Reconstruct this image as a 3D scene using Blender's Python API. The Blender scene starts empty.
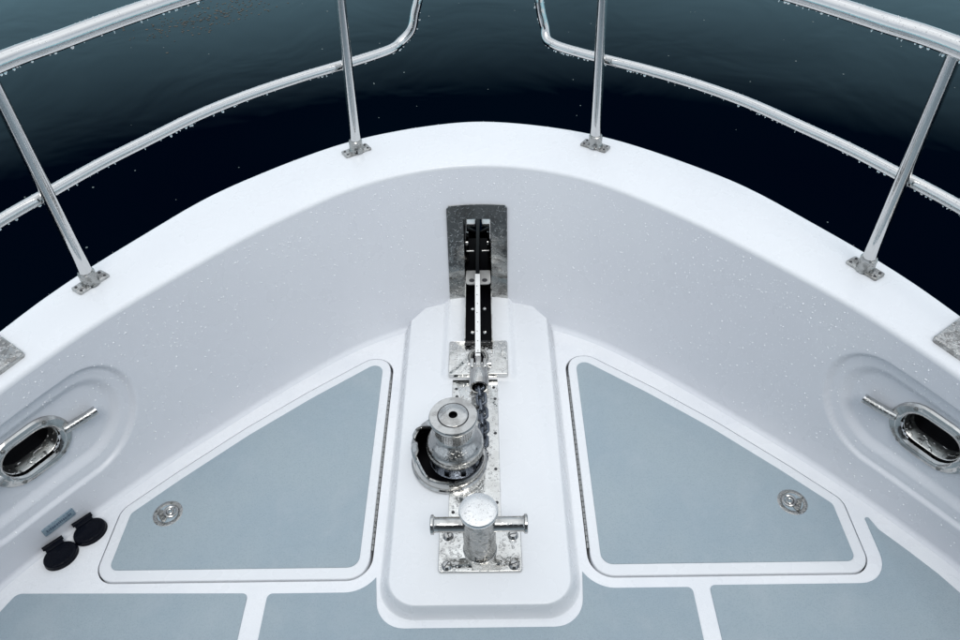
import bpy, math, random
import numpy as np
from mathutils import Vector, Matrix

random.seed(7); rng = np.random.default_rng(7)
scene = bpy.context.scene
C = scene.collection
PI = math.pi

# ------------------------------------------------------------------ camera
F = Vector((-0.01283, 0.71703, -0.69693)); R_ = Vector((0.99977, -0.00279, -0.02127)); U_ = Vector((0.0172, 0.69704, 0.71683))
cam = bpy.data.cameras.new('camera'); cam_o = bpy.data.objects.new('camera', cam); C.objects.link(cam_o)
cam.sensor_width = 36; cam.lens = 742 / 960 * 36; cam.clip_start = .02; cam.clip_end = 2000
cam_o.matrix_world = Matrix(((R_.x, U_.x, -F.x, 0.0318), (R_.y, U_.y, -F.y, 0), (R_.z, U_.z, -F.z, 1.6), (0, 0, 0, 1)))
scene.camera = cam_o
# ------------------------------------------------------------------ world, sun, exposure
W = bpy.data.worlds.new('World'); scene.world = W; W.use_nodes = True
nt = W.node_tree; nt.nodes.clear()
out = nt.nodes.new('ShaderNodeOutputWorld'); bg = nt.nodes.new('ShaderNodeBackground')
SUN_EL, SUN_AZ = math.radians(58), math.radians(166)
sky = nt.nodes.new('ShaderNodeTexSky'); sky.sky_type = 'NISHITA'; sky.sun_disc = False
sky.sun_elevation = SUN_EL; sky.sun_rotation = SUN_AZ
tc = nt.nodes.new('ShaderNodeTexCoord'); sep = nt.nodes.new('ShaderNodeSeparateXYZ')
nt.links.new(tc.outputs['Generated'], sep.inputs[0])
cr = nt.nodes.new('ShaderNodeValToRGB')      # overcast: brighter towards the zenith
cr.color_ramp.elements[0].position = 0.0; cr.color_ramp.elements[0].color = (.55, .60, .64, 1)
cr.color_ramp.elements[1].position = 1.0; cr.color_ramp.elements[1].color = (.93, .97, 1.0, 1)
e = cr.color_ramp.elements.new(.40); e.color = (.48, .53, .58, 1); e = cr.color_ramp.elements.new(.55); e.color = (.42, .47, .52, 1); e = cr.color_ramp.elements.new(.75); e.color = (.72, .76, .80, 1)
nt.links.new(sep.outputs['Z'], cr.inputs[0])
nz = nt.nodes.new('ShaderNodeTexNoise'); nz.inputs['Scale'].default_value = 2.2; nz.inputs['Detail'].default_value = 5
nt.links.new(tc.outputs['Generated'], nz.inputs['Vector'])
mr = nt.nodes.new('ShaderNodeMapRange'); mr.inputs[1].default_value = .3; mr.inputs[2].default_value = .7; mr.inputs[3].default_value = .72; mr.inputs[4].default_value = 1.25
nt.links.new(nz.outputs['Fac'], mr.inputs[0])
cl = nt.nodes.new('ShaderNodeVectorMath'); cl.operation = 'SCALE'
nt.links.new(cr.outputs['Color'], cl.inputs[0]); nt.links.new(mr.outputs[0], cl.inputs['Scale'])
up = nt.nodes.new('ShaderNodeVectorMath'); up.operation = 'SCALE'; up.inputs['Scale'].default_value = 15.0
nt.links.new(cl.outputs[0], up.inputs[0])
mx = nt.nodes.new('ShaderNodeMix'); mx.data_type = 'RGBA'; mx.inputs[0].default_value = .88
nt.links.new(sky.outputs[0], mx.inputs[6]); nt.links.new(up.outputs[0], mx.inputs[7])
nt.links.new(mx.outputs[2], bg.inputs['Color']); bg.inputs['Strength'].default_value = .11
nt.links.new(bg.outputs[0], out.inputs[0])
sun = bpy.data.lights.new('sun', 'SUN'); sun.energy = .9; sun.angle = math.radians(25); sun.color = (1, .97, .93)
so = bpy.data.objects.new('sun', sun); C.objects.link(so)
sd = Vector((math.sin(SUN_AZ) * math.cos(SUN_EL), math.cos(SUN_AZ) * math.cos(SUN_EL), math.sin(SUN_EL)))
so.rotation_euler = sd.to_track_quat('Z', 'Y').to_euler()
scene.view_settings.view_transform = 'Standard'; scene.view_settings.look = 'None'
scene.view_settings.exposure = 0; scene.view_settings.gamma = 1
scene.cycles.max_bounces = 10; scene.cycles.transmission_bounces = 6; scene.cycles.use_denoising = True

# ------------------------------------------------------------------ materials
def srgb(r, g, b): return tuple(((c / 255) / 12.92 if c <= 10 else ((c / 255 + .055) / 1.055) ** 2.4) for c in (r, g, b)) + (1,)
def mat(name, base, rough=.4, metal=0, bump=None, ior=1.5, coat=0, var=None, roughvar=None, trans=0, spec=.5):
    """bump: (scale, strength, distance, lo, hi, detail)  var: (scale, dark colour, amount, lo, hi)"""
    m = bpy.data.materials.new(name); m.use_nodes = True; t = m.node_tree; b = t.nodes['Principled BSDF']
    b.inputs['Base Color'].default_value = base if len(base) == 4 else (*base, 1)
    b.inputs['Roughness'].default_value = rough; b.inputs['Metallic'].default_value = metal; b.inputs['IOR'].default_value = ior
    b.inputs['Coat Weight'].default_value = coat; b.inputs['Transmission Weight'].default_value = trans
    b.inputs['Specular IOR Level'].default_value = spec
    co = t.nodes.new('ShaderNodeTexCoord')
    def noise(scale, detail=3):
        n = t.nodes.new('ShaderNodeTexNoise'); n.inputs['Scale'].default_value = scale; n.inputs['Detail'].default_value = detail
        t.links.new(co.outputs['Object'], n.inputs['Vector']); return n
    def ramp(src, lo, hi, a=0, z=1):
        r = t.nodes.new('ShaderNodeMapRange'); r.interpolation_type = 'SMOOTHSTEP'
        for i, v in enumerate((lo, hi, a, z)): r.inputs[i + 1].default_value = v
        t.links.new(src, r.inputs[0]); return r.outputs[0]
    prev = None
    for bp in (bump or []):
        sc, st, di, lo, hi, de = bp
        n = noise(sc, de); bn = t.nodes.new('ShaderNodeBump'); bn.inputs['Strength'].default_value = st; bn.inputs['Distance'].default_value = di
        t.links.new(ramp(n.outputs['Fac'], lo, hi), bn.inputs['Height'])
        if prev: t.links.new(prev, bn.inputs['Normal'])
        prev = bn.outputs[0]
    if prev: t.links.new(prev, b.inputs['Normal'])
    col = None
    for v in (var or []):
        sc, dc, am, lo, hi = v
        n = noise(sc, 5); mxn = t.nodes.new('ShaderNodeMix'); mxn.data_type = 'RGBA'
        t.links.new(ramp(n.outputs['Fac'], lo, hi, 0, am), mxn.inputs[0])
        if col: t.links.new(col, mxn.inputs[6])
        else: mxn.inputs[6].default_value = base if len(base) == 4 else (*base, 1)
        mxn.inputs[7].default_value = (*dc, 1); col = mxn.outputs[2]
    if col: t.links.new(col, b.inputs['Base Color'])
    if roughvar:
        sc, a, z = roughvar; n = noise(sc, 4); t.links.new(ramp(n.outputs['Fac'], .35, .65, a, z), b.inputs['Roughness'])
    return m
M = {}
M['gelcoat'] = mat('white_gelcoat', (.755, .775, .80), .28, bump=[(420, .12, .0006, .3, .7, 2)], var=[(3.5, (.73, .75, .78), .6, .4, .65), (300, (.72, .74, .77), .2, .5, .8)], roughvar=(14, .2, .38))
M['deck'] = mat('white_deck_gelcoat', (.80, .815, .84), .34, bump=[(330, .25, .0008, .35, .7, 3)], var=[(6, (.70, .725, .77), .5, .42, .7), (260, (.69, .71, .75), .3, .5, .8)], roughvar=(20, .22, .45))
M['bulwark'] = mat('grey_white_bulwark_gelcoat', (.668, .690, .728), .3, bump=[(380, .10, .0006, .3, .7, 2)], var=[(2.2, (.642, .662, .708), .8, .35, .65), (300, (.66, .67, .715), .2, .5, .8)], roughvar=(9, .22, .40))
M['nonskid'] = mat('blue_grey_nonskid', (.352, .425, .466), .62, bump=[(700, .5, .001, .3, .7, 2), (90, .15, .001, .3, .7, 2)], var=[(4, (.315, .395, .45), .8, .38, .66), (28, (.38, .445, .49), .3, .5, .7), (300, (.27, .335, .39), .55, .48, .68), (9, (.40, .46, .50), .35, .52, .7), (110, (.30, .37, .42), .35, .5, .7)])
M['groove'] = mat('dark_rubber_seal', (.035, .035, .04), .5)
M['steel'] = mat('polished_steel', (.50, .50, .49), .06, 1, bump=[(150, .12, .0010, .56, .62, 1)], roughvar=(60, .03, .14), var=[(26, (.30, .29, .28), .7, .46, .62)])
M['wet_steel'] = mat('wet_steel', (.62, .62, .605), .07, 1, bump=[(46, .20, .0012, .57, .61, 1), (150, .25, .0006, .62, .66, 1)], roughvar=(70, .04, .16), var=[(30, (.46, .45, .43), .4, .48, .62)])
M['tube_steel'] = mat('rail_steel', (.63, .63, .625), .07, 1, bump=[(230, .10, .0006, .6, .7, 1)], roughvar=(90, .05, .15))
M['dull_steel'] = mat('dull_steel', (.27, .27, .26), .3, 1, bump=[(160, .5, .002, .45, .6, 3)], roughvar=(70, .15, .45))
M['cast_steel'] = mat('galvanised_chain', (.13, .145, .17), .25, 1, bump=[(260, .5, .001, .4, .6, 3)])
M['black'] = mat('black_plastic', (.004, .005, .009), .16, bump=[(190, .35, .001, .56, .66, 2)], roughvar=(60, .05, .2), spec=.08)
M['liner'] = mat('black_liner', (.002, .002, .003), .35, spec=.05)  # black of the roller rubber, also paints shade inside slots and hollows
M['wet_liner'] = mat('wet_black_liner', (.006, .006, .007), .06, bump=[(220, .8, .003, .45, .6, 2)])
M['drum_steel'] = mat('brushed_drum_steel', (.50, .50, .49), .17, 1, bump=[(150, .3, .0010, .5, .6, 2)], roughvar=(80, .1, .26), var=[(40, (.33, .33, .32), .6, .5, .62)])
M['keeper'] = mat('galvanised_keeper', (.45, .45, .44), .4, .4, bump=[(200, .4, .001, .5, .6, 2)])
M['plate_steel'] = mat('rippled_plate_steel', (.44, .44, .43), .12, 1, bump=[(110, .6, .0016, .48, .58, 2)], roughvar=(80, .06, .25), var=[(60, (.22, .21, .2), .7, .48, .58)])
M['bow_steel'] = mat('bow_plate_steel', (.66, .66, .64), .06, 1, bump=[(90, .18, .0012, .54, .6, 1)], roughvar=(50, .03, .16), var=[(18, (.4, .39, .37), .7, .47, .6)])
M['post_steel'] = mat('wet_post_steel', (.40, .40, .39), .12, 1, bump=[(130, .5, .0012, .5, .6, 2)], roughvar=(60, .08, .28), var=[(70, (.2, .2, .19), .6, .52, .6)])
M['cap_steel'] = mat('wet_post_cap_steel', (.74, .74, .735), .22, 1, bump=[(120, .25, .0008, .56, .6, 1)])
M['latch_steel'] = mat('latch_steel', (.38, .38, .37), .15, 1, bump=[(200, .5, .001, .5, .6, 2)], roughvar=(90, .1, .35))
M['throat'] = mat('wet_throat_steel', (.72, .72, .70), .3, 1, bump=[(70, .5, .003, .56, .6, 1)], var=[(60, (.1, .1, .1), .85, .60, .66)])
M['cabin'] = mat('dark_grey_cabin_paint', (.12, .125, .13), .35)  # dark tone of the unseen cabin, there to darken reflections in the steel
M['hull'] = mat('navy_hull', (.006, .009, .025), .15)
M['label'] = mat('blue_grey_label', (.25, .33, .39), .4, var=[(200, (.10, .16, .22), .6, .5, .6)])
M['label_mark'] = mat('label_mark', (.07, .11, .16), .5)
M['shank'] = mat('white_galvanised_shank', (.80, .80, .79), .32, .25, bump=[(130, .3, .001, .5, .65, 2)])  # pale colour paints the lit upper face of the steel shank
M['glass'] = mat('dark_window_glass', (.01, .012, .015), .05)
M['bead'] = mat('bright_rain_bead', (.84, .86, .89), .05, spec=.8)  # opaque near-white colour paints the sky glint on each bead
M['drop'] = mat('water_drop', (1, 1, 1), .0, trans=.72, ior=1.33)  # partly white body stands in for the highlights on the drops
M['debris'] = mat('floating_debris', (.085, .07, .05), .6, var=[(3, (.05, .045, .035), .8, .45, .55)])
M['foam'] = mat('floating_foam', (.12, .15, .15), .6)

# ------------------------------------------------------------------ mesh helpers
class MB:
    def __init__(s): s.v = []; s.f = []
    def add(s, vs, fs, T=None):
        n = len(s.v)
        if T is not None: vs = [T @ Vector(v) for v in vs]
        s.v += [tuple(v) for v in vs]; s.f += [tuple(i + n for i in f) for f in fs]; return s
    def prism(s, pts, z0, z1, bev=0, T=None, bottom=True):
        n = len(pts); rings = [[(x, y, z0) for x, y in pts]]
        if bev:
            rings.append([(x, y, z1 - bev) for x, y in pts])
            for k in (1, 2, 3):
                a = k * PI / 6; q = inset(pts, bev * (1 - math.cos(a)))
                rings.append([(x, y, z1 - bev + bev * math.sin(a)) for x, y in q])
        else: rings.append([(x, y, z1) for x, y in pts])
        vs = [v for r in rings for v in r]; fs = []
        for k in range(len(rings) - 1):
            for i in range(n): j = (i + 1) % n; fs.append((k * n + i, k * n + j, (k + 1) * n + j, (k + 1) * n + i))
        fs.append(tuple((len(rings) - 1) * n + i for i in range(n)))
        if bottom: fs.append(tuple(range(n))[::-1])
        return s.add(vs, fs, T)
    def lathe(s, prof, seg=48, T=None, capb=True, capt=True):
        vs = []; fs = []; n = len(prof)
        for r, z in prof:
            for i in range(seg): a = 2 * PI * i / seg; vs.append((r * math.cos(a), r * math.sin(a), z))
        for k in range(n - 1):
            for i in range(seg): j = (i + 1) % seg; fs.append((k * seg + i, k * seg + j, (k + 1) * seg + j, (k + 1) * seg + i))
        if capb: fs.append(tuple(range(seg))[::-1])
        if capt: fs.append(tuple((n - 1) * seg + i for i in range(seg)))
        return s.add(vs, fs, T)
    def tube(s, P, r, seg=14, cap=True, T=None, closed=False):
        P = [Vector(p) for p in P]; n = len(P); vs = []; fs = []
        rr = r if isinstance(r, (list, tuple)) else [r] * n
        t0 = (P[1] - P[0]).normalized(); up_ = Vector((0, 0, 1)) if abs(t0.z) < .9 else Vector((0, 1, 0))
        nrm = t0.cross(up_).normalized(); pt = t0
        for i in range(n):
            if closed: t = (P[(i + 1) % n] - P[i - 1]).normalized()
            else: t = ((P[min(i + 1, n - 1)] - P[max(i - 1, 0)])).normalized()
            q = pt.rotation_difference(t); nrm = (q @ nrm); nrm = (nrm - t * nrm.dot(t)).normalized(); pt = t; b = t.cross(nrm)
            for k in range(seg): a = 2 * PI * k / seg; vs.append(P[i] + (nrm * math.cos(a) + b * math.sin(a)) * rr[i])
        for i in range(n if closed else n - 1):
            i2 = (i + 1) % n
            for k in range(seg): j = (k + 1) % seg; fs.append((i * seg + k, i * seg + j, i2 * seg + j, i2 * seg + k))
        if cap and not closed: fs.append(tuple(range(seg))[::-1]); fs.append(tuple((n - 1) * seg + k for k in range(seg)))
        return s.add(vs, fs, T)
    def torus(s, R, r, T=None, seg=36, sy=1.0):
        return s.tube([(R * math.cos(2 * PI * i / seg), R * sy * math.sin(2 * PI * i / seg), 0) for i in range(seg)], r, 10, T=T, closed=True)
    def box(s, a, b, T=None, bev=.0012):
        return s.prism([(a[0], a[1]), (b[0], a[1]), (b[0], b[1]), (a[0], b[1])], a[2], b[2], bev, T)
    def mesh(s, name, m, off=(0, 0, 0), ang=35):
        me = bpy.data.meshes.new(name); o = Vector(off)
        me.from_pydata([tuple(Vector(v) - o) for v in s.v], [], s.f); me.materials.append(m)
        me.polygons.foreach_set('use_smooth', [True] * len(me.polygons)); me.set_sharp_from_angle(angle=math.radians(ang)); me.update()
        return me
def inset(pts, d):
    n = len(pts); o = []
    for i in range(n):
        p = Vector(pts[i - 1]); c = Vector(pts[i]); q = Vector(pts[(i + 1) % n])
        a = (c - p).normalized(); b = (q - c).normalized(); na = Vector((-a.y, a.x)); nb = Vector((-b.y, b.x))
        m = (na + nb); m.normalize(); k = max(m.dot(na), .4); o.append(tuple(c + m * (d / k)))
    return o
def rounded(V, seg=8):
    """V: list of (x, y, radius), counter-clockwise; returns outline."""
    o = []; n = len(V)
    for i in range(n):
        c = Vector(V[i][:2]); p = Vector(V[i - 1][:2]); q = Vector(V[(i + 1) % n][:2]); r = V[i][2]
        a = (p - c).normalized(); b = (q - c).normalized(); ang = a.angle(b)
        if r <= 0 or ang > PI - .01: o.append(tuple(c)); continue
        t = min(r / math.tan(ang / 2), (p - c).length * .49, (q - c).length * .49); r = t * math.tan(ang / 2)
        ce = c + (a + b).normalized() * (r / math.sin(ang / 2))
        s0 = c + a * t - ce; s1 = c + b * t - ce; a0 = math.atan2(s0.y, s0.x); da = (math.atan2(s1.y, s1.x) - a0 + PI) % (2 * PI) - PI
        for k in range(seg + 1): th = a0 + da * k / seg; o.append((ce.x + r * math.cos(th), ce.y + r * math.sin(th)))
    return o
def rrect(x0, y0, x1, y1, r, seg=6): return rounded([(x0, y0, r), (x1, y0, r), (x1, y1, r), (x0, y1, r)], seg)
def frame(o, x, z):
    """matrix with given origin, x axis and z axis"""
    x = Vector(x).normalized(); z = Vector(z); z = (z - x * z.dot(x)).normalized(); y = z.cross(x)
    return Matrix(((x.x, y.x, z.x, o[0]), (x.y, y.y, z.y, o[1]), (x.z, y.z, z.z, o[2]), (0, 0, 0, 1)))
def Tr(x, y, z): return Matrix.Translation((x, y, z))
def tag(o, label=None, cat=None, group=None, kind=None):
    for k, v in (('label', label), ('category', cat), ('group', group), ('kind', kind)):
        if v: o[k] = v
    return o
def thing(name, loc, label, cat, group=None):
    o = bpy.data.objects.new(name, None); o.empty_display_size = .05; C.objects.link(o); o.location = loc
    return tag(o, label, cat, group)
def worldloc(o):
    v = Vector((0, 0, 0))
    while o: v = v + o.location; o = o.parent
    return v
def part(name, mb, m, parent=None, label=None, ang=35, kind=None, pivot=None):
    off = worldloc(parent) if parent else Vector((0, 0, 0))
    loc = Vector(pivot) if pivot is not None else (off if parent else Vector((0, 0, 0)))
    me = mb.mesh(name, m, loc, ang); o = bpy.data.objects.new(name, me); C.objects.link(o)
    if parent: o.parent = parent
    o.location = loc - off
    return tag(o, label, kind=kind)
def booled(obj, cutter_mb):
    cm = cutter_mb.mesh('cutter', M['groove']); co = bpy.data.objects.new('cutter', cm); C.objects.link(co)
    md = obj.modifiers.new('b', 'BOOLEAN'); md.operation = 'DIFFERENCE'; md.object = co; md.solver = 'EXACT'
    dg = bpy.context.evaluated_depsgraph_get(); me = bpy.data.meshes.new_from_object(obj.evaluated_get(dg))
    obj.modifiers.clear(); obj.data = me; bpy.data.objects.remove(co)

drops = MB(); beads = MB()
def drop(mb, p, n, r, h, seg=6):
    n = Vector(n).normalized(); x = n.orthogonal().normalized(); a0 = random.uniform(0, 6)
    y = n.cross(x); b = len(mb.v); p = Vector(p); ex = random.uniform(.75, 1.3)
    for rr, hh in ((1, -.05), (.82, .55), (.4, .92)):
        for k in range(seg): a = a0 + 2 * PI * k / seg; mb.v.append(tuple(p + (x * math.cos(a) * ex + y * math.sin(a)) * r * rr + n * h * hh))
    mb.v.append(tuple(p + n * h))
    for q in range(2):
        for k in range(seg): j = (k + 1) % seg; mb.f.append((b + q * seg + k, b + q * seg + j, b + (q + 1) * seg + j, b + (q + 1) * seg + k))
    for k in range(seg): mb.f.append((b + 2 * seg + k, b + 2 * seg + (k + 1) % seg, b + 3 * seg))
# ------------------------------------------------------------------ hull lines (half breadth x, y)
OUT = [(0,2.076),(.123,2.059),(.243,2.027),(.373,1.975),(.485,1.905),(.605,1.812),(.74,1.69),(.858,1.532),(.94,1.418),(1.01,1.308),(1.07,1.187),(1.185,.92),(1.31,.55),(1.43,.05),(1.52,-.6),(1.575,-1.4),(1.60,-2.6)]
INN = [(0,1.818),(.11,1.807),(.222,1.774),(.343,1.713),(.463,1.618),(.573,1.517),(.682,1.400),(.778,1.29),(.852,1.20),(.92,1.10),(.977,1.010),(1.09,.80),(1.205,.54),(1.31,.2),(1.39,-.2),(1.45,-.7),(1.48,-1.4),(1.50,-2.6)]
BOT = [(0,1.668),(.08,1.660),(.149,1.638),(.22,1.612),(.355,1.545),(.487,1.443),(.60,1.343),(.701,1.246),(.81,1.142),(.94,1.0),(1.03,.89),(1.096,.806),(1.19,.62),(1.27,.4),(1.34,.15),(1.40,-.2),(1.45,-.7),(1.48,-1.4),(1.50,-2.6)]
HB = .45
def curve(half, n=801, sm=4):
    P = np.array([(-x, y) for x, y in half[:0:-1]] + list(half), float)
    Q = np.vstack([2 * P[0] - P[1], P, 2 * P[-1] - P[-2]]); o = []
    for i in range(1, len(Q) - 2):
        a, b, c, d = Q[i - 1:i + 3]
        for t in np.linspace(0, 1, 40, endpoint=False):
            o.append(.5 * (2 * b + (c - a) * t + (2 * a - 5 * b + 4 * c - d) * t * t + (3 * b - a - 3 * c + d) * t ** 3))
    o.append(Q[-2]); o = np.array(o); s = np.r_[0, np.cumsum(np.hypot(*np.diff(o, axis=0).T))]
    t = np.linspace(0, s[-1], n); K = np.c_[np.interp(t, s, o[:, 0]), np.interp(t, s, o[:, 1])]
    k = np.exp(-.5 * (np.arange(-3 * sm, 3 * sm + 1) / sm) ** 2); k /= k.sum()
    E = np.vstack([K[0] + (K[0] - K[1:3 * sm + 1])[::-1], K, K[-1] + (K[-1] - K[-3 * sm - 1:-1])[::-1]])
    return np.c_[np.convolve(E[:, 0], k, 'valid'), np.convolve(E[:, 1], k, 'valid')]
cI, cB, cO = curve(INN), curve(BOT), curve(OUT)
sI = np.r_[0, np.cumsum(np.hypot(*np.diff(cI, axis=0).T))]; sI -= sI[400]
tg = np.gradient(cI, axis=0); tg /= np.hypot(*tg.T)[:, None]; nO = np.c_[-tg[:, 1], tg[:, 0]]          # outward normal (curve runs port -> starboard over the bow)
fI, fB = curve(INN, 1601, 8), curve(BOT, 1601, 8); fS = np.r_[0, np.cumsum(np.hypot(*np.diff(fI, axis=0).T))]; fS -= fS[800]
ft = np.gradient(fI, axis=0); ft /= np.hypot(*ft.T)[:, None]; fN = np.c_[-ft[:, 1], ft[:, 0]]
zz = np.linspace(0, HB - .012, 170)
def smooth(x): x = np.clip(x, 0, 1); return x * x * (3 - 2 * x)
POCK_S, POCK_Z, PHL, PHH = 1.300, .235, .246, .140
def pocket(s, z):
    """depth of the moulded recess round each hawse hole"""
    zz_ = (z - POCK_Z) / PHH; r = PHH
    dx = np.maximum(np.abs(np.abs(s) - POCK_S) - (PHL - PHH), 0); d = r - np.hypot(dx, z - POCK_Z)      # >0 inside
    return .010 * smooth(d / .008) + .002 * smooth((d - .010) / .02) + .014 * smooth((d - .030) / .026)
HZ, HS, HHL, HHH = .247, 1.303, .066, .041       # hawse hole
S2, Z2 = np.meshgrid(fS, zz, indexing='ij')
fr = (Z2 / (HB - .012))[..., None]; XY = fB[:, None, :] * (1 - fr) + fI[:, None, :] * fr
CV = .012; cove = np.where(Z2 < CV, CV - np.sqrt(np.maximum(CV ** 2 - (CV - Z2) ** 2, 0)), 0)
D = pocket(S2, Z2) - cove
XY = XY + fN[:, None, :] * D[..., None]
WALL = np.dstack([XY, Z2])
def nearest_s(s): return int(np.abs(fS - s).argmin())
def wall_pt(s, z): i = nearest_s(s); j = int(np.abs(zz - z).argmin()); return Vector(WALL[i, j])
def wall_n(s, z):   # inward-facing normal
    i = min(max(nearest_s(s), 1), 1599); j = min(max(int(np.abs(zz - z).argmin()), 1), len(zz) - 2)
    a = Vector(WALL[i + 1, j] - WALL[i - 1, j]); b = Vector(WALL[i, j + 1] - WALL[i, j - 1]); return a.cross(b).normalized()
# bulwark: inner wall, cap, outer hull
vs = WALL.reshape(-1, 3).tolist(); nz_ = len(zz); fs = []
SLOT = lambda s, z: abs(s) < .047 and .025 < z < .305
for i in range(1600):
    for j in range(nz_ - 1):
        s = (fS[i] + fS[i + 1]) / 2; z = (zz[j] + zz[j + 1]) / 2
        dx = max(abs(abs(s) - HS) - (HHL - HHH), 0)
        if math.hypot(dx, z - HZ) < HHH + .004 or SLOT(s, z): continue
        a = i * nz_ + j; fs.append((a, a + nz_, a + nz_ + 1, a + 1))
inner = MB().add(vs, fs)
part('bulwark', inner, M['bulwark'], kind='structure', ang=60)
rows = []
for k in range(0, 7): a = k * PI / 12; rows.append(cI + nO * .012 * (1 - math.cos(a)) * 1.0); rows[-1] = np.c_[rows[-1], np.full(801, HB - .012 + .012 * math.sin(a))]
for f in (.25, .5, .75):
    k = cI + nO * .012; k = k * (1 - f) + (cO - nO * .022) * f; rows.append(np.c_[k, np.full(801, HB + .004 * math.sin(PI * f))])
for k in range(0, 9): a = k * PI / 16; rows.append(np.c_[cO - nO * .022 * (1 - math.sin(a)), np.full(801, HB - .022 + .022 * math.cos(a))])
rows.append(np.c_[cO, np.full(801, HB - .06)])
cap = MB(); V = np.stack(rows, 1); nr = V.shape[1]
cap.add(V.reshape(-1, 3).tolist(), [(i * nr + j, (i + 1) * nr + j, (i + 1) * nr + j + 1, i * nr + j + 1) for i in range(800) for j in range(nr - 1)])
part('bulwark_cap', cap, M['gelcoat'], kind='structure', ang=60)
rows = [np.c_[cO - nO * .004, np.full(801, HB - .06)]]
for f in np.linspace(.04, 1, 14):
    z = (HB - .06) * (1 - f) + -2.1 * f; g = 1 - .38 * f ** 1.25; h = 1 - .22 * f ** 1.1
    k = cO - nO * .004; rows.append(np.c_[k[:, 0] * g, (k[:, 1] + 2.6) * h - 2.6, np.full(801, z)])
V = np.stack(rows, 1); nr = V.shape[1]
fs = []
for i in range(800):
    for j in range(nr - 1):
        xc = abs(V[i, j, 0]); zc = (V[i, j, 2] + V[i, j + 1, 2]) / 2
        if xc < .05 and -.12 < zc < .30: continue
        fs.append((i * nr + j, (i + 1) * nr + j, (i + 1) * nr + j + 1, i * nr + j + 1))
hull = MB().add(V.reshape(-1, 3).tolist(), fs)
n0 = len(hull.v); hull.add([(-1.6, -2.6, .39), (1.6, -2.6, .39), (1.0, -2.6, -2.1), (-1.0, -2.6, -2.1)], [(0, 1, 2, 3)])
part('hull', hull, M['hull'], kind='structure', ang=60)

# ------------------------------------------------------------------ deck
dk = [tuple(p + nO[i] * .03) for i, p in enumerate(cB) if i % 4 == 0][::-1]
deck_mb = MB().prism(dk, -.06, 0)
deck = part('deck', deck_mb, M['deck'], kind='structure', ang=20)
HATCH = [(.249, .799, .058), (.249, 1.545, .055), (.49, 1.362, .6), (.64, 1.236, .6), (.785, 1.098, .6), (.889, .992, .05), (.892, .799, .05)]
def mirror(V): return [(-x, y, r) for x, y, r in V]
def hatch_outline(sg, d=0):
    V = HATCH if sg < 0 else HATCH
    o = rounded(V, 10)[::-1]                      # counter-clockwise
    o = inset(o, d) if d else o
    return o if sg > 0 else [(-x, y) for x, y in o][::-1]
def is_ccw(o): return sum(o[i - 1][0] * o[i][1] - o[i][0] * o[i - 1][1] for i in range(len(o))) > 0
for sg in (-1, 1):
    o = hatch_outline(sg); assert is_ccw(o)
    booled(deck, MB().prism(o, -.035, .02))
for p in deck.data.polygons: p.use_smooth = False
if not deck.data.materials: deck.data.materials.append(M['deck'])

# nonskid pads laid on the deck
def pad(V, label=None):
    o = rounded(V, 8)
    if not is_ccw(o): o = o[::-1]
    part('nonskid_pad', MB().prism(o, 0.0, .0028, .0014), M['nonskid'], deck, label=label)
def inwall(x0, x1, n, d, sg):    # follow the wall foot, d metres inside it
    idx = [i for i in range(401, 801) if x0 <= cB[i, 0] <= x1 and cB[i, 1] < 1.1]
    idx = idx[:: max(1, len(idx) // n)]
    return [(sg * (cB[i, 0] + nO[i, 0] * -d), cB[i, 1] + nO[i, 1] * -d, 0) for i in idx]
ys = -.9
pad([(-.524, .772, .012), (-.524, ys, .02), (-1.33, ys, .02)] + inwall(1.115, 1.42, 14, .055, -1)[::-1] + [(-1.052, .778, .02)], 'port blue grey nonskid pad')
pad([(.515, .778, .012), (.515, ys, .02), (1.33, ys, .02)] + inwall(.985, 1.42, 18, .055, 1)[::-1] + [(.922, .968, .008), (.924, .778, .07)], 'starboard nonskid pad with a pointed forward tip')
pad([(-.479, .771, .012)] + [(-(.307 + .086 * math.cos(math.radians(a))), .857 + .086 * math.sin(math.radians(a)), 0) for a in range(270, 211, -6)] + [(-.224, .688, .088), (.224, .688, .088)] + [(.307 + .086 * math.cos(math.radians(a)), .860 + .086 * math.sin(math.radians(a)), 0) for a in range(212, 271, 6)] + [(.476, .774, .012), (.476, ys, .02), (-.479, ys, .02)], 'centre nonskid pad curving round the windlass plinth')

# plinth: lower and upper tier, soft moulded shoulders
def tier(outl, prof, name, parent):
    mb = MB(); rings = []
    for d, z in prof: rings.append([(x, y, z) for x, y in (inset(outl, d) if d else outl)])
    n = len(outl); vs = [v for r in rings for v in r]; fs = []
    for k in range(len(rings) - 1):
        for i in range(n): j = (i + 1) % n; fs.append((k * n + i, k * n + j, (k + 1) * n + j, (k + 1) * n + i))
    fs.append(tuple((len(rings) - 1) * n + i for i in range(n)))
    return part(name, mb.add(vs, fs), M['gelcoat'], parent, ang=50)
def sprof(w, z0, z1, n=10):
    return [(w * k / n, z0 + (z1 - z0) * (smooth(k / n) if 0 < k < n else k // n)) for k in range(n + 1)]
Pb = rounded([(-.228, .706, .085), (.228, .706, .085), (.227, 1.605, 0), (.155, 1.70, 0), (-.155, 1.70, 0), (-.227, 1.605, 0)], 12)
Pt = rounded([(-.198, .7175, .062), (.198, .7175, .062), (.200, 1.598, 0), (.140, 1.68, 0), (-.140, 1.68, 0), (-.200, 1.598, 0)], 12)
mb = MB(); n = len(Pb); KR = 14
for k in range(KR + 1):
    t = k / KR; zt = .050 * float(smooth(t)) if k < KR else .050
    mb.v += [(x0 + (x1 - x0) * t, y0 + (y1 - y0) * t, zt) for (x0, y0), (x1, y1) in zip(Pb, Pt)]
for k in range(KR):
    for i in range(n): j = (i + 1) % n; mb.f.append((k * n + i, k * n + j, (k + 1) * n + j, (k + 1) * n + i))
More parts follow.
